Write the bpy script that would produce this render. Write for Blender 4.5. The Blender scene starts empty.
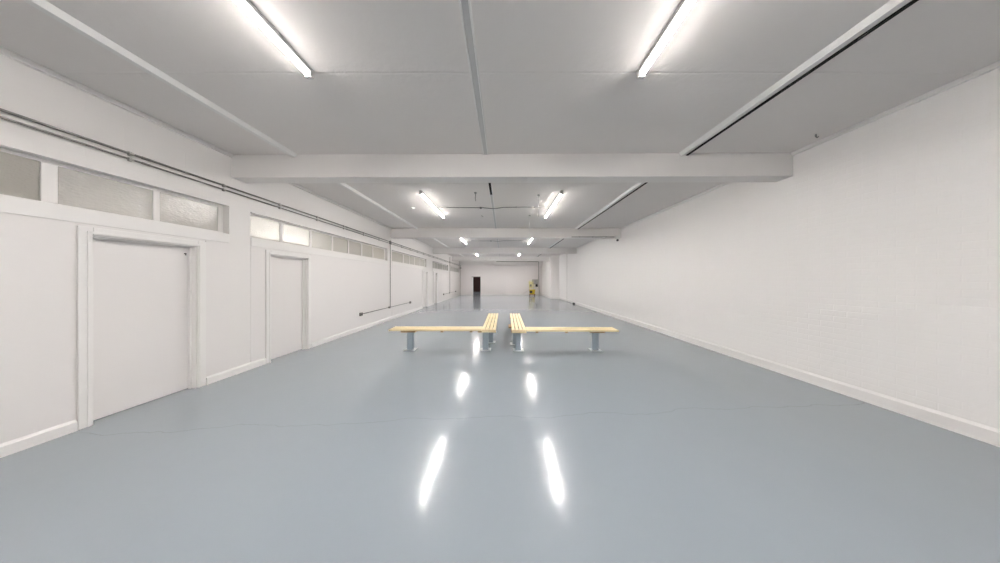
import bpy, bmesh, math
from mathutils import Vector, Matrix

# ---------------------------------------------------------------- camera, light, exposure
C = bpy.context.scene
COL = C.collection
F_PX = 215.0                      # focal length in pixels of the 1000 px wide frame
cam_d = bpy.data.cameras.new('camera')
cam = bpy.data.objects.new('camera', cam_d)
COL.objects.link(cam)
cam.location = (0, 0, 1.5)
cam.rotation_euler = (math.radians(90), 0, 0)
cam_d.sensor_width = 36.0
cam_d.lens = 36.0 * F_PX / 1000.0
cam_d.shift_x = -0.003
cam_d.shift_y = -0.0015
cam_d.clip_start = 0.02
cam_d.clip_end = 200
C.camera = cam

w = bpy.data.worlds.new('world'); C.world = w; w.use_nodes = True
w.node_tree.nodes['Background'].inputs[0].default_value = (0.6, 0.65, 0.7, 1)
w.node_tree.nodes['Background'].inputs[1].default_value = 0.3

LAMP = 400.0                       # radiance of the ceiling tubes
LAMP_COL = (1.0, 0.955, 0.92)
C.view_settings.view_transform = 'Standard'
C.view_settings.look = 'None'
C.view_settings.exposure = 0.49
C.view_settings.gamma = 1.0
C.view_settings.use_curve_mapping = False

# unseen area lights, added to backlight the obscured glass and lift the dark doorway
def added_area_light(name, loc, target, size, power, col=(1, 0.98, 0.95)):
    d = bpy.data.lights.new(name, 'AREA'); d.energy = power; d.size = size; d.color = col
    o = bpy.data.objects.new(name, d); COL.objects.link(o)
    o.location = loc
    o.rotation_euler = (Vector(target) - Vector(loc)).to_track_quat('-Z', 'Y').to_euler()
    return o
added_area_light('added_pane_light', (-4.80, 4.05, 1.85), (-4.42, 4.05, 2.3), 0.3, 38, (1, 0.99, 0.99))
added_area_light('added_pane_light', (-4.80, 4.65, 1.85), (-4.42, 4.6, 2.3), 0.3, 34, (1, 0.99, 0.99))
added_area_light('added_pane_light', (-5.3, 7.7, 2.0), (-4.39, 7.75, 2.35), 0.3, 14, (1, 0.9, 0.72))
added_area_light('added_doorway_light', (-1.6, 24.5, 3.2), (-3.0, 25.0, 0.0), 0.6, 70)  # added to bring the unlit room beyond the doorway out of black
added_area_light('added_pane_light', (-5.5, 2.5, 1.9), (-4.39, 2.6, 2.3), 0.5, 5, (1, 0.95, 0.88))
added_area_light('added_pane_light', (-5.4, 11.4, 2.0), (-4.39, 11.5, 2.35), 0.4, 16, (1, 0.9, 0.75))

# ---------------------------------------------------------------- key dimensions
XL, XR, XR2 = -4.26, 4.48, 3.82   # side walls; the right wall steps in near the far end
H = 3.465
YB, YE = -6.2, 21.2               # wall behind the camera, far wall
YSTEP = 17.1
GX = XL - 0.11                    # plane of the obscured glass
Z0, Z1 = 2.21, 2.65               # clerestory opening
BEAMS = [(-1.45, -1.25), (3.37, 3.58), (8.15, 8.37), (13.05, 13.27), (17.9, 18.1)]
PIERS = [(-1.5, -1.2), (3.345, 3.625), (7.93, 8.24), (11.95, 12.98), (16.7, 17.25)]
DOORS = [(2.225, 2.99), (3.93, 4.67), (11.38, 12.12), (13.2, 13.85)]
DZ = 1.965

# ---------------------------------------------------------------- materials
def mat(name, col, rough=0.6, metal=0.0, spec=0.5, fn=None):
    m = bpy.data.materials.new(name); m.use_nodes = True
    nt = m.node_tree; b = nt.nodes['Principled BSDF']
    b.inputs['Base Color'].default_value = (*col, 1)
    b.inputs['Roughness'].default_value = rough
    b.inputs['Metallic'].default_value = metal
    b.inputs['Specular IOR Level'].default_value = spec
    if fn: fn(nt, b)
    return m

def N(nt, typ, **kw):
    n = nt.nodes.new(typ)
    for k, v in kw.items():
        if k in n.inputs: n.inputs[k].default_value = v
        else: setattr(n, k, v)
    return n
def L(nt, a, b): nt.links.new(a, b)
def mth(nt, op, a, b=None, clamp=False):
    n = nt.nodes.new('ShaderNodeMath'); n.operation = op; n.use_clamp = clamp
    for i, v in enumerate((a, b)):
        if v is None: continue
        if isinstance(v, (int, float)): n.inputs[i].default_value = v
        else: L(nt, v, n.inputs[i])
    return n.outputs[0]
def coords(nt, scale=(1, 1, 1)):
    tc = nt.nodes.new('ShaderNodeTexCoord'); mp = nt.nodes.new('ShaderNodeMapping')
    mp.inputs['Scale'].default_value = scale
    L(nt, tc.outputs['Object'], mp.inputs[0]); return mp.outputs[0]
def bump(nt, b, h, strength, dist=0.01):
    n = nt.nodes.new('ShaderNodeBump'); n.inputs['Strength'].default_value = strength
    n.inputs['Distance'].default_value = dist
    L(nt, h, n.inputs['Height']); L(nt, n.outputs[0], b.inputs['Normal']); return n
def mixcol(nt, fac, c1, c2, out):
    n = nt.nodes.new('ShaderNodeMix'); n.data_type = 'RGBA'
    n.inputs[6].default_value = (*c1, 1); n.inputs[7].default_value = (*c2, 1)
    L(nt, fac, n.inputs[0]); L(nt, n.outputs[2], out)

def ramp(nt, fac, a, b):
    r = nt.nodes.new('ShaderNodeMapRange'); r.clamp = True
    r.inputs['From Min'].default_value = a; r.inputs['From Max'].default_value = b
    L(nt, fac, r.inputs['Value']); return r.outputs[0]

def plaster(nt, b):
    n = N(nt, 'ShaderNodeTexNoise', Scale=9.0, Detail=5.0); L(nt, coords(nt), n.inputs['Vector'])
    bump(nt, b, n.outputs['Fac'], 0.16, 0.006)
WALL = (0.875, 0.847, 0.825)
m_wall = mat('white_painted_plaster', WALL, 0.5, fn=plaster)
m_wood_white = mat('white_painted_joinery', (0.90, 0.877, 0.857), 0.4)
m_door = mat('white_painted_door', (0.875, 0.842, 0.826), 0.4, fn=plaster)

def brick_fn(bw, rh, strength):
    def f(nt, b):
        tc = nt.nodes.new('ShaderNodeTexCoord'); s = nt.nodes.new('ShaderNodeSeparateXYZ')
        L(nt, tc.outputs['Object'], s.inputs[0])
        c = nt.nodes.new('ShaderNodeCombineXYZ')
        xy = mth(nt, 'ADD', s.outputs[1], s.outputs[0])
        L(nt, xy, c.inputs[0]); L(nt, s.outputs[2], c.inputs[1])
        br = nt.nodes.new('ShaderNodeTexBrick')
        br.inputs['Scale'].default_value = 1.0
        br.inputs['Brick Width'].default_value = bw; br.inputs['Row Height'].default_value = rh
        br.inputs['Mortar Size'].default_value = 0.006; br.inputs['Mortar Smooth'].default_value = 0.6
        br.inputs['Color1'].default_value = (1, 1, 1, 1); br.inputs['Color2'].default_value = (0.75, 0.75, 0.75, 1)
        br.inputs['Mortar'].default_value = (0, 0, 0, 1)
        L(nt, c.outputs[0], br.inputs['Vector'])
        n = N(nt, 'ShaderNodeTexNoise', Scale=1.1, Detail=3.0); L(nt, tc.outputs['Object'], n.inputs['Vector'])
        n2 = N(nt, 'ShaderNodeTexNoise', Scale=30.0, Detail=4.0); L(nt, tc.outputs['Object'], n2.inputs['Vector'])
        w1 = ramp(nt, n.outputs['Fac'], 0.35, 0.62)
        h = mth(nt, 'MULTIPLY', br.outputs['Color'], mth(nt, 'ADD', mth(nt, 'MULTIPLY', w1, 0.95), 0.05))
        h = mth(nt, 'ADD', h, mth(nt, 'MULTIPLY', n2.outputs['Fac'], 0.35))
        bump(nt, b, h, strength, 0.012)
    return f
m_brick = mat('white_painted_brick', (0.94, 0.918, 0.898), 0.45, fn=brick_fn(0.235, 0.078, 0.26))
m_end = mat('end_wall_paint', (0.91, 0.865, 0.85), 0.5, fn=brick_fn(0.46, 0.23, 0.1))
m_block = mat('white_painted_block', WALL, 0.5, fn=brick_fn(0.46, 0.23, 0.1))

def ceil_fn(nt, b):
    tc = nt.nodes.new('ShaderNodeTexCoord'); s = nt.nodes.new('ShaderNodeSeparateXYZ')
    L(nt, tc.outputs['Object'], s.inputs[0])
    n = N(nt, 'ShaderNodeTexNoise', Scale=14.0, Detail=6.0); L(nt, tc.outputs['Object'], n.inputs['Vector'])
    n2 = N(nt, 'ShaderNodeTexNoise', Scale=2.0, Detail=3.0); L(nt, tc.outputs['Object'], n2.inputs['Vector'])
    # board joints across the room every 2.4 m
    y = mth(nt, 'ADD', s.outputs[1], mth(nt, 'MULTIPLY', n2.outputs['Fac'], 0.02))
    fr = mth(nt, 'ABSOLUTE', mth(nt, 'SUBTRACT', mth(nt, 'MODULO', mth(nt, 'ADD', y, 21.95), 2.4), 1.2))
    j = ramp(nt, fr, 1.185, 1.2)
    near = ramp(nt, fr, 1.08, 1.2)
    rough = mth(nt, 'MULTIPLY', n.outputs['Fac'], mth(nt, 'ADD', mth(nt, 'MULTIPLY', near, 0.8), 0.35))
    h = mth(nt, 'SUBTRACT', rough, mth(nt, 'MULTIPLY', j, 0.5))
    bump(nt, b, h, 0.45, 0.014)
    mixcol(nt, n2.outputs['Fac'], (0.815, 0.780, 0.755), (0.845, 0.810, 0.785), b.inputs['Base Color'])
m_ceil = mat('ceiling_paint', (0.62, 0.6, 0.575), 0.6, fn=ceil_fn)
m_beam = mat('beam_paint', (0.89, 0.862, 0.84), 0.5, fn=plaster)

def floor_fn(nt, b):
    tc = nt.nodes.new('ShaderNodeTexCoord'); s = nt.nodes.new('ShaderNodeSeparateXYZ')
    L(nt, tc.outputs['Object'], s.inputs[0])
    big = N(nt, 'ShaderNodeTexNoise', Scale=0.55, Detail=4.0, Roughness=0.6); L(nt, tc.outputs['Object'], big.inputs['Vector'])
    mid = N(nt, 'ShaderNodeTexNoise', Scale=7.0, Detail=3.0); L(nt, tc.outputs['Object'], mid.inputs['Vector'])
    fine = N(nt, 'ShaderNodeTexNoise', Scale=45.0, Detail=2.0); L(nt, tc.outputs['Object'], fine.inputs['Vector'])
    jit = N(nt, 'ShaderNodeTexNoise', Scale=1.6, Detail=6.0); L(nt, tc.outputs['Object'], jit.inputs['Vector'])
    ln = mth(nt, 'ADD', mth(nt, 'MULTIPLY', s.outputs[0], 0.06), 2.2)
    ln = mth(nt, 'ADD', ln, mth(nt, 'MULTIPLY', jit.outputs['Fac'], 0.3))
    crack = mth(nt, 'SUBTRACT', 1.0, ramp(nt, mth(nt, 'ABSOLUTE', mth(nt, 'SUBTRACT', s.outputs[1], ln)), 0.0, 0.008))
    h = mth(nt, 'ADD', mth(nt, 'MULTIPLY', mid.outputs['Fac'], 0.55), mth(nt, 'MULTIPLY', fine.outputs['Fac'], 0.10))
    h = mth(nt, 'SUBTRACT', h, mth(nt, 'MULTIPLY', crack, 0.6))
    bn = bump(nt, b, h, 0.24, 0.006); L(nt, bn.outputs[0], b.inputs['Coat Normal'])
    mixcol(nt, big.outputs['Fac'], (0.280, 0.320, 0.358), (0.310, 0.350, 0.388), b.inputs['Base Color'])
    # darker colour along the hairline crack
    src = b.inputs['Base Color'].links[0].from_socket; dm = nt.nodes.new('ShaderNodeMix'); dm.data_type = 'RGBA'
    L(nt, mth(nt, 'MULTIPLY', crack, mth(nt, 'MULTIPLY', big.outputs['Fac'], 0.42)), dm.inputs[0]); L(nt, src, dm.inputs[6]); dm.inputs[7].default_value = (0.12, 0.13, 0.14, 1)
    L(nt, dm.outputs[2], b.inputs['Base Color'])
    r = nt.nodes.new('ShaderNodeMapRange'); r.inputs['To Min'].default_value = 0.17; r.inputs['To Max'].default_value = 0.25
    b.inputs['Coat Weight'].default_value = 0.45; b.inputs['Coat Roughness'].default_value = 0.105; b.inputs['Coat IOR'].default_value = 1.5
    L(nt, mid.outputs['Fac'], r.inputs['Value']); L(nt, r.outputs[0], b.inputs['Roughness'])
m_floor = mat('blue_grey_floor_paint', (0.3, 0.36, 0.41), 0.2, spec=0.3, fn=floor_fn)

def wood_fn(axis):
    def f(nt, b):
        sc = (3, 60, 60) if axis == 'x' else (60, 3, 60)
        n = N(nt, 'ShaderNodeTexNoise', Scale=1.0, Detail=4.0); L(nt, coords(nt, sc), n.inputs['Vector'])
        k = N(nt, 'ShaderNodeTexNoise', Scale=9.0, Detail=1.0); L(nt, coords(nt, (1, 1, 1)), k.inputs['Vector'])
        mixcol(nt, ramp(nt, n.outputs['Fac'], 0.3, 0.7), (0.88, 0.77, 0.50), (0.84, 0.68, 0.38), b.inputs['Base Color'])
    return f
m_pine_x = mat('pine_slat', (0.75, 0.58, 0.3), 0.4, fn=wood_fn('x'))
m_pine_y = mat('pine_slat_long', (0.75, 0.58, 0.3), 0.4, fn=wood_fn('y'))
m_pine_dark = mat('pine_batten', (0.35, 0.22, 0.09), 0.6, fn=plaster)
m_leg = mat('blue_grey_steel_paint', (0.37, 0.44, 0.50), 0.35, fn=plaster)
m_plate = mat('pale_grey_steel_plate', (0.44, 0.49, 0.52), 0.3, fn=plaster)

def galv(nt, b):
    n = N(nt, 'ShaderNodeTexNoise', Scale=40.0); L(nt, coords(nt), n.inputs['Vector'])
    mixcol(nt, n.outputs['Fac'], (0.20, 0.19, 0.175), (0.34, 0.33, 0.31), b.inputs['Base Color'])
m_conduit = mat('galvanised_conduit', (0.25, 0.24, 0.23), 0.4, 0.7, fn=galv)
m_conduit_pale = mat('pale_conduit', (0.5, 0.48, 0.45), 0.45, fn=plaster)
m_socket = mat('grey_metal_socket', (0.25, 0.25, 0.24), 0.4, 0.5, fn=galv)
m_black = mat('black_plastic', (0.01, 0.01, 0.01), 0.5, fn=plaster)
m_gap = mat('open_joint_dark', (0.012, 0.011, 0.01), 0.9, fn=plaster)
m_white_pl = mat('white_plastic', (0.85, 0.84, 0.82), 0.35, fn=plaster)
m_bat = mat('batten_enamel', (0.62, 0.61, 0.60), 0.4, fn=plaster)
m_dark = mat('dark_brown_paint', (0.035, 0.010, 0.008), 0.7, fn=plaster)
m_yellow = mat('yellow_plastic', (0.70, 0.52, 0.05), 0.4, fn=plaster)
m_cream = mat('cream_cloth', (0.82, 0.76, 0.42), 0.8, fn=plaster)
m_red = mat('dark_red_paint', (0.22, 0.03, 0.02), 0.5, fn=plaster)
m_greybox = mat('grey_enamel', (0.42, 0.41, 0.40), 0.4, fn=plaster)

def lamp_mat():
    m = bpy.data.materials.new('lit_diffuser'); m.use_nodes = True; nt = m.node_tree
    nt.nodes.clear(); e = nt.nodes.new('ShaderNodeEmission'); o = nt.nodes.new('ShaderNodeOutputMaterial')
    e.inputs[0].default_value = (*LAMP_COL, 1)
    # LED board faces down: the diffuser is brightest underneath and dimmer on its sides
    g = nt.nodes.new('ShaderNodeNewGeometry'); sp = nt.nodes.new('ShaderNodeSeparateXYZ'); L(nt, g.outputs['Normal'], sp.inputs[0])
    dn = mth(nt, 'MAXIMUM', mth(nt, 'MULTIPLY', sp.outputs[2], -1.0), 0.0)
    L(nt, mth(nt, 'MULTIPLY', mth(nt, 'ADD', mth(nt, 'MULTIPLY', mth(nt, 'POWER', dn, 5.0), 0.985), 0.015), LAMP), e.inputs[1])
    L(nt, e.outputs[0], o.inputs[0]); return m
m_lamp = lamp_mat()

def glass_mat(name, tint, bs, sc, rough):
    m = bpy.data.materials.new(name); m.use_nodes = True; nt = m.node_tree
    b = nt.nodes['Principled BSDF']; out = nt.nodes['Material Output']
    b.inputs['Base Color'].default_value = (*tint, 1); b.inputs['Roughness'].default_value = rough
    b.inputs['Specular IOR Level'].default_value = 1.0; b.inputs['IOR'].default_value = 1.85 if rough < 0.3 else 1.5
    v = N(nt, 'ShaderNodeTexVoronoi', Scale=sc); L(nt, coords(nt, (1, 0.7, 1.6)), v.inputs['Vector'])
    n = N(nt, 'ShaderNodeTexNoise', Scale=sc * 1.3, Detail=2.0); L(nt, coords(nt), n.inputs['Vector'])
    bn = bump(nt, b, mth(nt, 'ADD', v.outputs['Distance'], n.outputs['Fac']), bs, 0.012)
    t = nt.nodes.new('ShaderNodeBsdfTranslucent'); t.inputs[0].default_value = (0.8, 0.79, 0.76, 1)
    mx = nt.nodes.new('ShaderNodeMixShader'); mx.inputs[0].default_value = 0.35
    L(nt, bn.outputs[0], t.inputs['Normal']); L(nt, b.outputs[0], mx.inputs[1]); L(nt, t.outputs[0], mx.inputs[2]); L(nt, mx.outputs[0], out.inputs[0])
    return m
m_glass = glass_mat('hammered_obscure_glass', (0.44, 0.425, 0.395), 0.15, 34.0, 0.06)
m_glass2 = glass_mat('frosted_obscure_glass', (0.47, 0.45, 0.41), 0.25, 60.0, 0.35)

# ---------------------------------------------------------------- mesh helpers
class MB:
    def __init__(s): s.bm = bmesh.new()
    def box(s, x0, x1, y0, y1, z0, z1, bev=0.0):
        t = bmesh.new()
        vs = [t.verts.new((x, y, z)) for x in (x0, x1) for y in (y0, y1) for z in (z0, z1)]
        for f in ((0, 1, 3, 2), (4, 6, 7, 5), (0, 4, 5, 1), (2, 3, 7, 6), (0, 2, 6, 4), (1, 5, 7, 3)):
            t.faces.new([vs[i] for i in f])
        bmesh.ops.recalc_face_normals(t, faces=t.faces)
        if bev: bmesh.ops.bevel(t, geom=t.edges[:], offset=bev, segments=2, affect='EDGES', profile=0.5)
        s._join(t); return s
    def _join(s, t):
        me = bpy.data.meshes.new('t'); t.to_mesh(me); t.free(); s.bm.from_mesh(me); bpy.data.meshes.remove(me)
    def tube(s, pts, r, n=12, caps=True):
        t = bmesh.new(); pts = [Vector(p) for p in pts]; rings = []
        rr = r if isinstance(r, (list, tuple)) else [r] * len(pts)
        for i, p in enumerate(pts):
            d = (pts[min(i + 1, len(pts) - 1)] - pts[max(i - 1, 0)]).normalized()
            u = d.orthogonal().normalized() if i == 0 else (u - d * u.dot(d)).normalized()
            v = d.cross(u)
            rings.append([t.verts.new(p + (u * math.cos(a) + v * math.sin(a)) * rr[i]) for a in [2 * math.pi * k / n for k in range(n)]])
        for a, b in zip(rings, rings[1:]):
            for k in range(n): t.faces.new((a[k], a[(k + 1) % n], b[(k + 1) % n], b[k]))
        if caps: t.faces.new(rings[0][::-1]); t.faces.new(rings[-1])
        bmesh.ops.recalc_face_normals(t, faces=t.faces); s._join(t); return s
    def prism(s, prof, axis, a, b):
        """profile of (u, z) points extruded along y (u = x) or along x (u = y)"""
        t = bmesh.new()
        f = (lambda u, z, w: (u, w, z)) if axis == 'y' else (lambda u, z, w: (w, u, z))
        A = [t.verts.new(f(u, z, a)) for u, z in prof]; B = [t.verts.new(f(u, z, b)) for u, z in prof]
        n = len(prof)
        for k in range(n): t.faces.new((A[k], A[(k + 1) % n], B[(k + 1) % n], B[k]))
        t.faces.new(A[::-1]); t.faces.new(B)
        bmesh.ops.recalc_face_normals(t, faces=t.faces); s._join(t); return s
    def ball(s, c, r, sx=1, sy=1, sz=1):
        t = bmesh.new(); bmesh.ops.create_uvsphere(t, u_segments=16, v_segments=10, radius=r)
        bmesh.ops.transform(t, matrix=Matrix.Translation(c) @ Matrix.Diagonal((sx, sy, sz, 1)), verts=t.verts)
        s._join(t); return s
    def build(s, name, m, parent=None, smooth=False, off=None):
        if off is not None: bmesh.ops.translate(s.bm, vec=-Vector(off), verts=s.bm.verts)
        me = bpy.data.meshes.new(name); s.bm.to_mesh(me); s.bm.free()
        me.materials.append(m)
        if smooth:
            for p in me.polygons: p.use_smooth = len(p.vertices) == 4
        o = bpy.data.objects.new(name, me); COL.objects.link(o)
        if parent is not None: o.parent = parent
        elif off is not None: o.location = off
        return o

def tag(o, label=None, cat=None, group=None, kind=None):
    if label: o['label'] = label
    if cat: o['category'] = cat
    if group: o['group'] = group
    if kind: o['kind'] = kind
    return o
def struct(o, label=None, cat=None): return tag(o, label, cat, kind='structure')
def empty(name, loc=(0, 0, 0)):
    o = bpy.data.objects.new(name, None); COL.objects.link(o); o.location = loc; o.empty_display_size = 0.1
    return o
def copy_tree(o, parent=None):
    c = o.copy(); COL.objects.link(c)
    if parent is not None: c.parent = parent
    for ch in [x for x in bpy.data.objects if x.parent == o]: copy_tree(ch, c)
    return c

# ================================================================= SETTING
T = 0.3
struct(MB().box(XL - 3.0, XR + T, YB - T, YE + 9, -0.2, 0).build('floor', m_floor),
       'glossy blue grey painted concrete floor running the length of the hall', 'floor')
struct(MB().box(XL - 3.0, XR + T, YB - T, YE + 9, H, H + 0.25).build('ceiling', m_ceil),
       'grey white boarded ceiling above the hall', 'ceiling')

# right wall: painted brick with a step inwards at the far end
mb = MB().box(XR, XR + T, YB, YSTEP, 0, H).box(XR2, XR + T, YSTEP, YE, 0, H)
struct(mb.build('wall_right', m_brick), 'white painted brick wall along the right side of the hall', 'wall')
# end wall with a doorway
DX0, DX1, DH = -2.97, -2.22, 1.79
mb = MB().box(XL - T, DX0, YE, YE + T, 0, H).box(DX1, XR + T, YE, YE + T, 0, H).box(DX0, DX1, YE, YE + T, DH, H)
struct(mb.build('wall_end', m_end), 'white end wall with one dark doorway', 'wall')
struct(MB().box(XL - T, XR + T, YB - T, YB, 0, H).build('wall_back', m_wall), 'white wall behind the viewpoint', 'wall')

# left wall: partition, piers and upper wall in one shell, with openings
def ranges(spans, a, b):
    out = []; p = a
    for s0, s1 in sorted(spans):
        if s0 > p: out.append((p, s0))
        p = s1
    if p < b: out.append((p, b))
    return out
WT = 0.16
mb = MB()
for a, b in ranges(DOORS, YB, YE): mb.box(XL - WT, XL, a, b, 0, 2.06)
for a, b in DOORS: mb.box(XL - WT, XL, a, b, DZ, 2.06)
mb.box(XL - WT, XL, YB, YE, 2.06, Z0)
for a, b in PIERS: mb.box(XL - WT, XL, a, b, Z0, Z1)
mb.box(XL - WT, XL, YB, PIERS[0][0], Z0, Z1); mb.box(XL - WT, XL, 20.8, YE, Z0, Z1)
struct(mb.build('wall_left', m_wall), 'white partition wall with doors along the left side', 'wall')
struct(MB().box(XL - WT, XL, YB, YE, Z1, H).build('wall_left_upper', m_block), 'white painted blockwork band above the row of high windows', 'wall')
# side rooms behind the partition, and the dark room behind the end doorway
mb = MB().box(XL - 2.6, XL - 2.45, YB, YE, 0, H)
for y in (YB, YE - 0.1): mb.box(XL - 2.45, XL - WT, y, y + 0.1, 0, H)
struct(mb.build('wall_side_room', m_wall), 'wall of the side rooms behind the obscured glass', 'wall')
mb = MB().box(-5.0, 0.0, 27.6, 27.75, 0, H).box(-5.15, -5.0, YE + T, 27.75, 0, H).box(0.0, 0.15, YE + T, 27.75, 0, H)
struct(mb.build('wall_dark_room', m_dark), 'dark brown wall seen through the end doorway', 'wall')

# thin seam lines of the partition panelling, proud rail below the windows
mb = MB()
for a, b in ranges([(p0, p1) for p0, p1 in PIERS], PIERS[0][1], 20.8):
    mb.box(XL, XL + 0.012, a + 0.003, b - 0.003, 2.075, Z0 + 0.004, 0.002)
struct(mb.build('trim_1', m_wood_white), 'white sill rail under the high windows on the left wall', 'trim')
# slightly proud lower panels between the piers
mb = MB()
OUT = 0.085
seg = ranges(PIERS + [(a - OUT, b + OUT) for a, b in DOORS], PIERS[0][1], 20.8)
for a, b in seg: mb.box(XL, XL + 0.006, a + 0.003, b - 0.003, 0.10, 2.068)
struct(mb.build('trim_2', m_door), 'white boarding covering the left partition between the doors', 'trim')

# baseboards
def skirt_prof(x, d, h, t=0.02): return [(x, 0), (x + d * t, 0), (x + d * t, h - 0.025), (x, h)]
mb = MB()
for a, b in ranges([(a - OUT, b + OUT) for a, b in DOORS], YB, YE): mb.prism(skirt_prof(XL + 0.004, 1, 0.115, 0.022), 'y', a, b)
struct(mb.build('baseboard_left', m_wood_white), 'white skirting board at the foot of the left wall', 'baseboard')
mb = MB().prism(skirt_prof(XR, -1, 0.15, 0.025), 'y', YB, YSTEP).prism(skirt_prof(XR2, -1, 0.15, 0.025), 'y', YSTEP - 0.02, YE)
mb.prism([(YSTEP, 0), (YSTEP - 0.025, 0), (YSTEP - 0.025, 0.125), (YSTEP, 0.15)], 'x', XR2, XR)
struct(mb.build('baseboard_right', m_wood_white), 'white skirting board at the foot of the right brick wall', 'baseboard')
pe = [(YE, 0), (YE - 0.02, 0), (YE - 0.02, 0.12), (YE, 0.14)]
mb = MB().prism(pe, 'x', XL, DX0 - 0.03).prism(pe, 'x', DX1 + 0.03, XR2)
struct(mb.build('baseboard_end', m_wood_white), 'white skirting board at the foot of the end wall', 'baseboard')

# beams
ordn = ['behind the viewpoint', 'nearest across the hall',
        'second across the hall, small camera at right end',
        'third across the hall', 'fourth and last across the hall']
for i, (a, b) in enumerate(BEAMS):
    x1 = XR if a < YSTEP else XR2
    bb = MB().box(XL, x1, a, b, 3.105, H, 0.004)
    if i == 1:                         # the nearest beam runs a little out of square
        for v in bb.bm.verts: v.co.y -= 0.05 * (v.co.x - XL) / (XR - XL)
    struct(bb.build('ceiling_beam', m_beam), 'white concrete ceiling beam ' + ordn[i], 'beam')
struct(MB().box(XL, XR2, 20.92, YE, 2.95, H, 0.004).build('ceiling_beam', m_beam), 'white header beam against the top of the end wall', 'beam')

# cornices
mb = MB()
bays = ranges(BEAMS + [(20.92, YE)], YB, YE)
for a, b in bays: mb.prism([(XL, H), (XL + 0.035, H), (XL + 0.03, H - 0.045), (XL, H - 0.05)], 'y', a, b)
struct(mb.build('trim_3', m_beam), 'narrow cornice where the left wall meets the ceiling', 'trim')
mb = MB()
for a, b in bays:
    for a2, b2, x in ((a, min(b, YSTEP), XR), (max(a, YSTEP), b, XR2)):
        if b2 > a2: mb.prism([(x, H), (x - 0.035, H), (x - 0.03, H - 0.045), (x, H - 0.05)], 'y', a2, b2)
struct(mb.build('trim_4', m_beam), 'narrow cornice where the right wall meets the ceiling', 'trim')

# ceiling strips bay by bay (left, middle, right)
nb = ['behind the viewpoint', 'in the nearest bay', 'in the second bay', 'in the third bay', 'in the fourth bay', 'in the last bay']
k = 5
for i, (a, b) in enumerate(bays[:6]):
    if b < 0: pass
    e = 0.0 if i < 1 else 0.0
    r = struct(empty('trim_%d' % k, (-3.27, a, H)), 'white raised strip along the left of the ceiling ' + nb[i], 'trim'); k += 1
    MB().prism([(-0.055, 0), (-0.03, -0.045), (0.025, -0.045), (0.055, 0)], 'y', e, b - a).build('strip_board', m_white_pl, r)
    MB().box(-0.070, -0.056, e, b - a, -0.012, 0.0).build('strip_edge', m_beam, r)
    r = struct(empty('trim_%d' % k, (-0.27, a, H)), 'narrow joint strip along the middle of the ceiling ' + nb[i], 'trim'); k += 1
    st = 1.36 if i == 2 else 0.0
    MB().box(-0.024, 0.024, st, b - a, -0.012, 0.0, 0.003).build('strip_board', m_bat, r)
    MB().box(-0.042, -0.026, e, b - a, -0.02, 0.0, 0.003).box(0.026, 0.042, e, b - a, -0.02, 0.0, 0.003).build('strip_edge', m_white_pl, r)
    if st: MB().box(-0.024, 0.024, e, st, -0.006, 0.0).build('open_joint', m_gap, r)
    r = struct(empty('trim_%d' % k, (2.79, a, H)), 'white raised strip with a black open joint along the right of the ceiling ' + nb[i], 'trim'); k += 1
    MB().prism([(-0.07, 0), (-0.035, -0.045), (0.04, -0.03), (0.04, 0)], 'y', e, b - a).build('strip_board', m_white_pl, r)
    MB().box(0.041, 0.076, e, b - a, -0.038, 0.0).build('open_joint', m_gap, r)
    MB().box(0.0765, 0.086, e, b - a, -0.012, 0.0).build('strip_edge', m_bat, r)

# ---------------------------------------------------------------- clerestory windows
def window(n, y0, y1, cuts, label, glass=None):
    """cuts: centre positions and widths of the mullions between the panes"""
    r = struct(empty('window_%d' % n, (XL - 0.11, y0, Z0)), label, 'window')
    fx0, fx1 = -0.03, 0.02
    D = y1 - y0; h = Z1 - Z0
    e0, e1 = 0.03, 0.06
    mb = MB().box(fx0, fx1, 0, D, 0, 0.035, 0.003).box(fx0, fx1, 0, D, h - 0.035, h, 0.003)
    mb.box(fx0, fx1, 0, e0, 0.035, h - 0.035, 0.003).box(fx0, fx1, D - e1, D, 0.035, h - 0.035, 0.003)
    mb.build('window_frame', m_wood_white, r)
    ed = [e0]
    for c, wd in cuts:
        MB().box(fx0 + 0.004, fx1 + 0.002, c - y0 - wd / 2, c - y0 + wd / 2, 0.035, h - 0.035, 0.003).build('mullion', m_wood_white, r)
        ed += [c - y0 - wd / 2, c - y0 + wd / 2]
    ed.append(D - e1)
    for i in range(0, len(ed), 2):
        MB().box(0.004, 0.010, ed[i], ed[i + 1], 0.035, h - 0.035).build('pane', (glass or [m_glass] * 20)[i // 2], r)
    return r
window(1, PIERS[0][1], PIERS[1][0], [(-0.2, 0.06), (0.7, 0.06), (1.40, 0.06), (2.062, 0.078), (2.70, 0.05)], 'high obscured window band over the nearest door on the left',
       [m_glass2, m_glass2, m_glass2, m_glass2, m_glass, m_glass])
wc = 0.055
window(2, PIERS[1][1], PIERS[2][0], [(4.22, .06), (4.86, .06), (5.48, .055), (6.05, .055), (6.62, .055), (7.18, .055)],
       'high obscured window band with bright white panes over the second door', [m_glass2] * 9)
window(3, PIERS[2][1], PIERS[3][0], [(9.37, .09), (10.0, .06), (10.57, .06), (11.24, .06)], 'high obscured window band behind the nearer vertical conduit', [m_glass2] * 9)
window(4, PIERS[3][1], PIERS[4][0], [(13.6 + .62 * i, .06) for i in range(5)], 'high obscured window band past the third door', [m_glass2] * 9)
window(5, PIERS[4][1], 20.8, [(17.8 + .6 * i, .06) for i in range(5)], 'high obscured window band at the far end of the left wall', [m_glass2] * 9)

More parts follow.
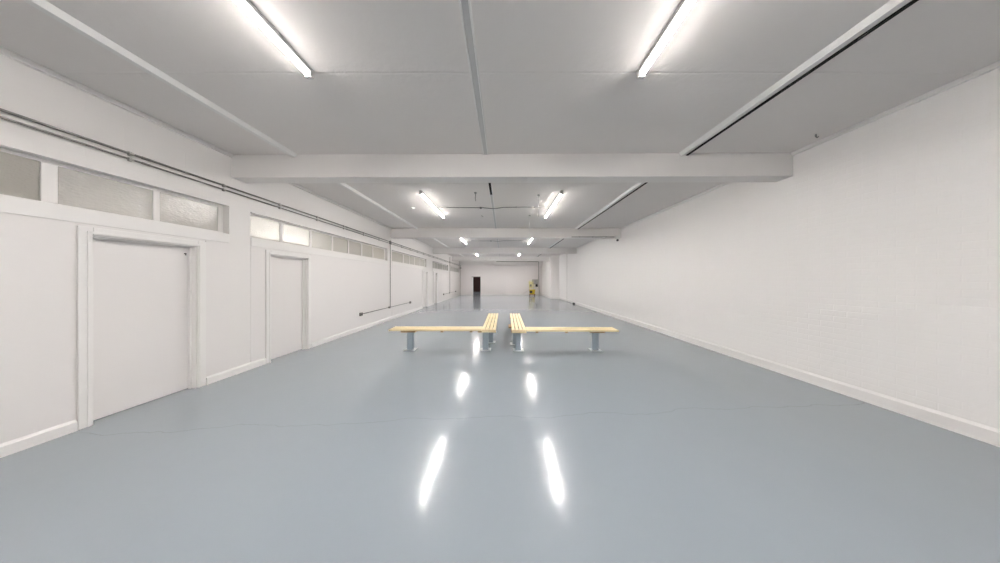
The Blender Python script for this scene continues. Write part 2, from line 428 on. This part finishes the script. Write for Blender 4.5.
# ---------------------------------------------------------------- doors on the left
def door(n, y0, y1, label, hook=False):
    r = struct(empty('door_%d' % n, (XL, y0, 0)), label, 'door'); D = y1 - y0
    MB().box(-0.125, -0.085, 0.012, D - 0.012, 0.008, DZ - 0.012, 0.002).build('door_leaf', m_door, r)
    # lining inside the opening, with stop
    MB().box(-0.155, 0.0, 0.0, 0.011, 0, DZ).box(-0.155, 0.0, D - 0.011, D, 0, DZ).box(-0.155, 0.0, 0.011, D - 0.011, DZ - 0.011, DZ) \
        .box(-0.084, -0.05, 0.011, 0.027, 0, DZ - 0.011).box(-0.084, -0.05, D - 0.027, D - 0.011, 0, DZ - 0.011) \
        .box(-0.084, -0.05, 0.027, D - 0.027, DZ - 0.027, DZ - 0.011).build('door_lining', m_wood_white, r)
    wv = OUT - 0.006
    a = MB()
    for s0, s1 in ((-wv, 0.0), (D, D + wv)):
        a.box(0.0005, 0.022, s0, s1, 0, DZ + wv, 0.004)
        i0, i1 = (s0 + 0.045, s1 - 0.01) if s0 < 0 else (s0 + 0.01, s1 - 0.045)
        a.box(0.02, 0.030, i0, i1, 0, DZ + 0.035, 0.003)
    a.box(0.0005, 0.022, 0.0, D, DZ, DZ + wv, 0.004).box(0.02, 0.030, -0.03, D + 0.03, DZ + 0.01, DZ + 0.036, 0.003)
    a.build('architrave', m_wood_white, r)
    if hook:
        MB().tube([(-0.088, D - 0.055, 1.86), (-0.068, D - 0.055, 1.86)], 0.007).tube([(-0.07, D - 0.055, 1.862), (-0.07, D - 0.055, 1.835)], 0.004).build('catch', m_black, r)
door(1, *DOORS[0], 'white flush door with moulded frame, nearest on the left wall', True)
door(2, *DOORS[1], 'white flush door, second on the left wall past the first beam')
door(3, *DOORS[2], 'white flush door, third on the left wall beyond the socket conduit')
door(4, *DOORS[3], 'white flush door, farthest on the left wall')
r = struct(empty('door_5', (DX0, YE, 0)), 'dark open doorway in the end wall', 'door')
MB().box(-0.10, -0.005, -0.03, -0.001, 0, DH + 0.03, 0.003).box(DX1 - DX0 + 0.005, DX1 - DX0 + 0.06, -0.03, -0.001, 0, DH + 0.03, 0.003) \
    .build('architrave', m_wood_white, r)
MB().box(-0.12, DX1 - DX0 + 0.0, -0.035, -0.001, DH + 0.0, DH + 0.035, 0.003).build('head_rail', m_dark, r)

# ================================================================= LIGHTS
def make_light():
    r = empty('batten_light', (0, 0, H)); Ln = 1.85
    MB().box(-0.029, 0.029, 0, Ln, -0.034, 0.0, 0.004).build('batten_body', m_bat, r)
    prof = [(0.027 * math.cos(a), -0.0345 - 0.042 * math.sin(a)) for a in [math.pi * k / 10 for k in range(11)]]
    MB().prism(prof, 'y', 0.035, Ln - 0.03).build('diffuser', m_lamp, r)
    for a, b in ((-0.004, 0.034), (Ln - 0.029, Ln + 0.004)):
        MB().box(-0.030, 0.030, a, b, -0.080, 0.0, 0.005).build('end_cap', m_bat, r)
    return r
lproto = make_light()
rows = [(-4.75, -1.81, 1.29, 'behind the viewpoint'), (0.17, -1.81, 1.29, 'in the nearest pair'), (4.72, -1.81, 1.29, 'in the second pair'),
        (9.45, -1.93, 1.33, 'in the third pair'), (14.9, -1.95, 1.22, 'in the fourth pair'), (18.15, -1.95, 1.22, 'added unseen in the last bay to brighten the end wall')]
first = True
for y, xa, xb, d in rows:
    for x, s in ((xa, 'left'), (xb, 'right')):
        o = lproto if first else copy_tree(lproto); first = False
        o.location = (x, y, H)
        if y > 18: o.scale = (1, 0.5, 1)        # added unseen pair, shortened to moderate the brightness of the end wall
        tag(o, 'white lit ceiling batten, %s one %s' % (s, d), 'light', 'batten lights on the ceiling')

# ================================================================= BENCHES
SW, SG, ST, SZ = 0.062, 0.016, 0.036, 0.472
WID = 4 * SW + 3 * SG
def make_bench(m, legs, LC):
    """L-shaped slatted bench; origin below the outer front corner. The cross arm runs to -x*m, the long arm to +y."""
    r = empty('slatted_bench', (0, 0, 0))
    LL = 2.18
    def X(a, b): return (min(m * a, m * b), max(m * a, m * b))
    for i in range(4):                     # long arm slats, running back
        a = i * (SW + SG); x0, x1 = X(-a, -a - SW)
        MB().box(x0, x1, 0.0 if i == 0 else 0.0, LL, SZ - ST, SZ, 0.005).build('slat', m_pine_y, r)
    for i in range(4):                     # cross arm slats
        a = i * (SW + SG); x0, x1 = X(-WID - 0.004, -LC)
        MB().box(x0, x1, a, a + SW, SZ - ST, SZ, 0.005).build('slat', m_pine_x, r)
    zb = SZ - ST
    def batten_y(xc, wd=0.05): x0, x1 = X(xc - wd / 2, xc + wd / 2); MB().box(x0, x1, 0.015, WID - 0.015, zb - 0.028, zb, 0.003).build('cross_batten', m_pine_dark, r)
    def batten_x(yc, wd=0.05): x0, x1 = X(-0.015, -WID + 0.015); MB().box(x0, x1, yc - wd / 2, yc + wd / 2, zb - 0.028, zb, 0.003).build('cross_batten', m_pine_dark, r)
    for xc in (-0.52, -1.13): batten_y(xc)
    for yc in (0.65, 1.15): batten_x(yc)
    # pale fascia closing the front of the long arm
    x0, x1 = X(0.0, -WID); MB().box(x0, x1, -0.012, -0.0005, SZ - 0.062, SZ - 0.003, 0.002).build('fascia', m_pine_x, r)
    for cx, cy in legs:
        c = m * cx
        lg = MB().box(c - 0.058, c + 0.058, cy - 0.045, cy + 0.045, 0.012, zb - 0.034, 0.006).build('leg', m_leg, r)
        MB().box(c - 0.115, c + 0.115, cy - 0.10, cy + 0.10, 0.0, 0.012, 0.002).build('base_plate', m_plate, lg)
        MB().box(c - 0.15, c + 0.15, cy - 0.13, cy + 0.13, zb - 0.034, zb - 0.0285 + 0.028, 0.003).build('top_plate', m_pine_dark, lg)
    return r
b1 = make_bench(1, ((-0.225, 0.155), (-1.84, 0.155), (-0.15, 0.70), (-0.15, 1.75)), 2.235); b1.location = (-0.148, 4.47, 0)
tag(b1, 'L-shaped slatted pine bench on blue grey legs, left one of the two', 'bench', 'L-shaped benches')
b2 = make_bench(-1, ((-0.137, 0.17), (-1.78, 0.19), (-0.085, 0.60), (-0.14, 1.75)), 2.19); b2.location = (0.185, 4.43, 0); b2.rotation_euler = (0, 0, math.radians(-0.8))
tag(b2, 'L-shaped slatted pine bench on blue grey legs, right one of the two', 'bench', 'L-shaped benches')

# ================================================================= CONDUITS
def wall_conduit(z, rad, label):
    r = empty('conduit', (XL, 0, z)); x = 0.028
    MB().tube([(x, YB + 0.05, 0), (x, 20.85, 0)], rad, 12).build('pipe', m_conduit, r, True)
    y = 2.446 - 0.82 * 4
    while y < 20.6:
        if not any(a < y < b for a, b in ()):
            MB().tube([(x, y - 0.016, 0), (x, y + 0.016, 0)], rad + 0.003, 12).box(0.0005, x, y - 0.01, y + 0.01, -rad - 0.01, rad + 0.01, 0.002).build('saddle', m_conduit_pale, r)
        y += 0.82
    y = 2.52
    while y < 20.6:
        MB().tube([(x, y, 0), (x, y + 0.06, 0)], rad + 0.003, 12).build('coupling', m_conduit, r); y += 3.28
    return tag(r, label, 'pipe', 'pair of long conduits on the left wall')
wall_conduit(2.935, 0.0125, 'upper of the two long grey conduits running above the left windows')
wall_conduit(2.872, 0.0100, 'lower of the two long grey conduits running above the left windows')

def drop(y, ya, yb, ztop, label):
    r = empty('socket_conduit', (XL, y, 0.48)); x = 0.024; rd = 0.011
    MB().tube([(x + 0.035, 0, 0), (x + 0.035, 0, ztop - 0.48)], rd, 10).build('riser_pipe', m_conduit, r, True)
    MB().tube([(x, ya - y, 0), (x, 0, 0), (x, yb - y, 0)], rd, 10).build('branch_pipe', m_conduit, r, True)
    MB().tube([(0.002, 0, 0), (0.055, 0, 0)], 0.036, 16).build('junction_box', m_socket, r)
    zt = 2.903 - 0.48
    MB().box(0.046, 0.084, -0.035, 0.035, zt - 0.065, zt + 0.06, 0.006).build('junction_box', m_socket, r)
    for ys in (ya - y, yb - y):
        s = MB().box(0.0125, 0.06, ys - 0.05, ys + 0.05, -0.05, 0.05, 0.008).build('socket_box', m_socket, r)
        MB().tube([(0.06, ys, 0), (0.068, ys, 0)], 0.026, 14).build('socket_face', m_black, s)
    return tag(r, label, 'conduit')
drop(8.01, 6.4, 9.8, 2.95, 'inverted T of grey conduit with two low sockets, nearer one on the left wall')
drop(17.0, 15.3, 19.2, 3.3, 'inverted T of grey conduit with two low sockets, farther one on the left wall')

r = empty('conduit', (XR - 0.025, 14.98, 0.0)); MB().tube([(0, 0, 0.155), (0, 0, 3.44)], 0.010, 10).build('pipe', m_conduit_pale, r, True)
for z in (0.6, 1.5, 2.4, 3.1): MB().box(-0.014, 0.024, -0.02, 0.02, z, z + 0.02, 0.002).build('saddle', m_conduit_pale, r)
tag(r, 'thin vertical conduit on the right wall near its far end', 'pipe')
r = empty('conduit', (3.46, 20.86, 0.0))
MB().tube([(0, 0, 1.2), (0, 0, 3.25), (-0.03, 0, 3.28), (-4.1, 0, 3.28)], 0.022, 10).build('pipe', m_conduit, r, True)
MB().tube([(0, 0, 1.2), (0.02, -0.02, 0.9), (0.06, -0.02, 0.4), (0.04, 0.0, 0.0)], 0.03, 10).build('hose', m_greybox, r, True)
for x in (-3.5, -2.2, -1.0): MB().box(x - 0.015, x + 0.015, -0.024, 0.03, 3.25, 3.31, 0.003).build('saddle', m_conduit, r)
tag(r, 'grey pipe along the header beam dropping down the end wall beside the yellow trolley', 'pipe')
r = empty('conduit', (XL + 0.1, 21.1, 0.0)); MB().tube([(0, 0, 0.0), (0, 0, 2.95)], 0.018, 10).build('pipe', m_conduit_pale, r, True)
MB().box(-0.07, 0.07, -0.06, 0.06, 2.6, 2.75, 0.01).build('junction_box', m_conduit_pale, r)
tag(r, 'vertical pale pipe in the far left corner', 'pipe')
# conduit under the second beam with camera
r = empty('conduit', (2.6, 8.135, 3.13)); MB().tube([(0, 0, 0), (1.62, 0, 0)], 0.012, 10).build('pipe', m_conduit, r, True)
for x in (0.3, 0.8, 1.3): MB().box(x - 0.01, x + 0.01, -0.016, 0.0145, -0.02, 0.02, 0.002).build('saddle', m_conduit, r)
tag(r, 'short grey conduit along the lower edge of the second beam', 'pipe')
r = empty('security_camera', (4.32, 8.10, 3.12))
MB().box(-0.05, 0.06, -0.03, 0.049, -0.055, 0.06, 0.008).build('mounting_box', m_white_pl, r)
MB().tube([(0, 0.02, -0.055), (0, 0.01, -0.085)], 0.014).build('bracket', m_white_pl, r)
MB().ball((-0.005, 0.0, -0.12), 0.042).build('lens_dome', m_black, r, True)
tag(r, 'small black domed security camera on a white box at the right end of second beam', 'camera')
# conduits between each pair of lights
for y, d in ((5.78, 'second'), (10.7, 'third')):
    r = empty('conduit', (0, y, H - 0.012))
    pts = [(-1.775, 0, 0), (-1.2, 0.0, -0.008), (-0.55, 0.03, 0), (-0.32, 0.05, -0.014), (-0.2, 0.05, -0.014), (0.0, 0.01, 0), (0.6, -0.02, 0.0), (1.255, 0, 0)]
    MB().tube(pts, 0.009, 10).build('pipe', m_conduit, r, True)
    MB().tube([(-0.6, 0.03, 0.011), (-0.6, 0.03, -0.025)], 0.032, 14).build('junction_box', m_conduit, r)
    for x in (0.35, 0.85): MB().box(x - 0.012, x + 0.012, -0.03, 0.0, -0.012, 0.0115, 0.002).build('saddle', m_conduit, r)
    tag(r, 'thin grey conduit across the ceiling linking the %s pair of lights' % d, 'pipe')

# hanging cords and ceiling hooks
def cord(x, y, ln, label, matl):
    r = empty('hanging_cord', (x, y, H))
    MB().tube([(0, 0, 0), (0, 0, -0.02)], 0.03, 14).build('ceiling_rose', m_greybox, r)
    pts = [(0.004 * math.sin(i), 0, -0.02 - (ln - 0.02) * i / 8) for i in range(9)]
    MB().tube(pts, 0.0055, 8).build('cord', matl, r, True)
    tag(r, label, 'cord')
cord(0.82, 4.97, 0.50, 'pale cord hanging from the ceiling left of the right second light', m_conduit_pale)
cord(0.81, 6.53, 0.66, 'longer white cord hanging just in front of the second beam', m_white_pl)
cord(-0.62, 4.83, 0.19, 'short dark cord hanging left of the central ceiling strip', m_conduit)
def hook(x, y, label):
    r = MB().tube([(x, y, H), (x, y, H - 0.03)], 0.008, 8).tube([(x, y, H - 0.03), (x + 0.02, y, H - 0.045), (x + 0.035, y, H - 0.03)], 0.006, 8).build('ceiling_hook', m_conduit, None, False, (x, y, H))
    tag(r, label, 'hook')
hook(4.22, 2.9, 'small dark hook in the ceiling near the right wall')
hook(-0.64, 6.53, 'small dark hook in the ceiling left of the longer white cord')

# detector
r = empty('smoke_detector', (-2.45, 5.84, H))
MB().tube([(0, 0, 0), (0, 0, -0.016)], 0.062, 24).build('detector_base', m_white_pl, r)
MB().tube([(0, 0, -0.016), (0, 0, -0.036), (0, 0, -0.048)], [0.050, 0.046, 0.03], 24).build('detector_head', m_white_pl, r, True)
tag(r, 'round white smoke detector on the ceiling left of the second left light', 'smoke detector')

# black plug by the right skirting
r = empty('floor_socket', (4.395, 13.35, 0))
MB().box(-0.06, 0.055, -0.07, 0.07, 0, 0.09, 0.012).build('socket_body', m_black, r)
MB().tube([(0.0, 0.07, 0.04), (0.02, 0.4, 0.012), (0.04, 0.9, 0.01), (0.035, 1.6, 0.01)], 0.008, 8).build('cable', m_black, r, True)
tag(r, 'small black box on the floor by the right skirting board', 'socket')

# ================================================================= FAR RIGHT CORNER
r = empty('cleaning_trolley', (2.70, 20.35, 0))
def taper(x0, x1, y0, y1, z0, z1, k):
    t = MB(); t.box(x0, x1, y0, y1, z0, z1, 0.015)
    cx, cy = (x0 + x1) / 2, (y0 + y1) / 2
    for v in t.bm.verts:
        if v.co.z < (z0 + z1) / 2: v.co.x = cx + (v.co.x - cx) * k; v.co.y = cy + (v.co.y - cy) * k
    return t
bk = taper(-0.20, 0.32, -0.2, 0.22, 0.16, 0.58, 0.82).build('bucket', m_yellow, r)
MB().box(-0.225, 0.345, -0.225, 0.245, 0.565, 0.60, 0.01).build('bucket_rim', m_yellow, bk)
MB().box(-0.20, 0.04, -0.245, -0.2, 0.27, 0.50, 0.02).build('wringer', m_black, bk)
MB().box(-0.22, 0.34, -0.2, 0.2, 0.12, 0.16, 0.008).build('chassis', m_red, r)
for sx in (-0.17, 0.28):
    for sy in (-0.15, 0.15):
        wl = MB().tube([(sx - 0.018, sy, 0.05), (sx + 0.018, sy, 0.05)], 0.05, 18).build('wheel', m_black, r)
        MB().box(sx - 0.028, sx + 0.028, sy - 0.02, sy + 0.02, 0.06, 0.125, 0.003).build('fork', m_red, wl)
MB().tube([(-0.2, 0.18, 0.6), (-0.2, 0.18, 1.42), (-0.1, 0.18, 1.47), (0.16, 0.18, 1.47), (0.22, 0.18, 1.4), (0.22, 0.18, 0.6)], 0.014, 10).build('handle_frame', m_cream, r, True)
bg = taper(-0.26, 0.12, -0.02, 0.17, 0.72, 1.36, 0.8).build('waste_bag', m_cream, r)
MB().box(-0.16, 0.0, -0.035, -0.015, 0.88, 1.08, 0.01).build('tag', m_socket, bg)
tag(r, 'yellow wheeled cleaning trolley with a cream bag, far right by the end wall', 'trolley')

r = empty('wall_cabinet', (3.16, 20.98, 1.1))
MB().box(-0.30, 0.26, -0.0, 0.215, 0.0, 0.46, 0.012).build('cabinet_body', m_greybox, r)
MB().box(-0.27, 0.02, -0.014, 0.0, 0.03, 0.43, 0.004).build('cabinet_door', m_greybox, r)
MB().box(-0.02, 0.0, -0.026, -0.014, 0.2, 0.28, 0.003).build('handle', m_black, r)
tag(r, 'small grey metal cabinet on the end wall above the yellow trolley', 'cabinet')
r = empty('fire_bell', (3.30, 21.02, 0.98))
MB().box(-0.10, 0.10, -0.04, 0.178, -0.14, 0.11, 0.02).build('housing', m_black, r)
MB().tube([(0, -0.04, -0.01), (0, -0.07, -0.01)], [0.07, 0.05], 18).build('cover', m_black, r)
tag(r, 'small black wall box directly under the grey cabinet', 'wall box'); r.name = 'wall_box'
r = MB().tube([(2.44, 20.1, 0.62), (2.26, 20.08, 0.46), (2.05, 20.06, 0.32), (1.82, 20.04, 0.16), (1.62, 20.02, 0.03)], 0.013, 8).build('mop_handle', m_conduit_pale, None, True)
tag(r, 'thin pale pole leaning from the floor onto the yellow trolley', 'pole')
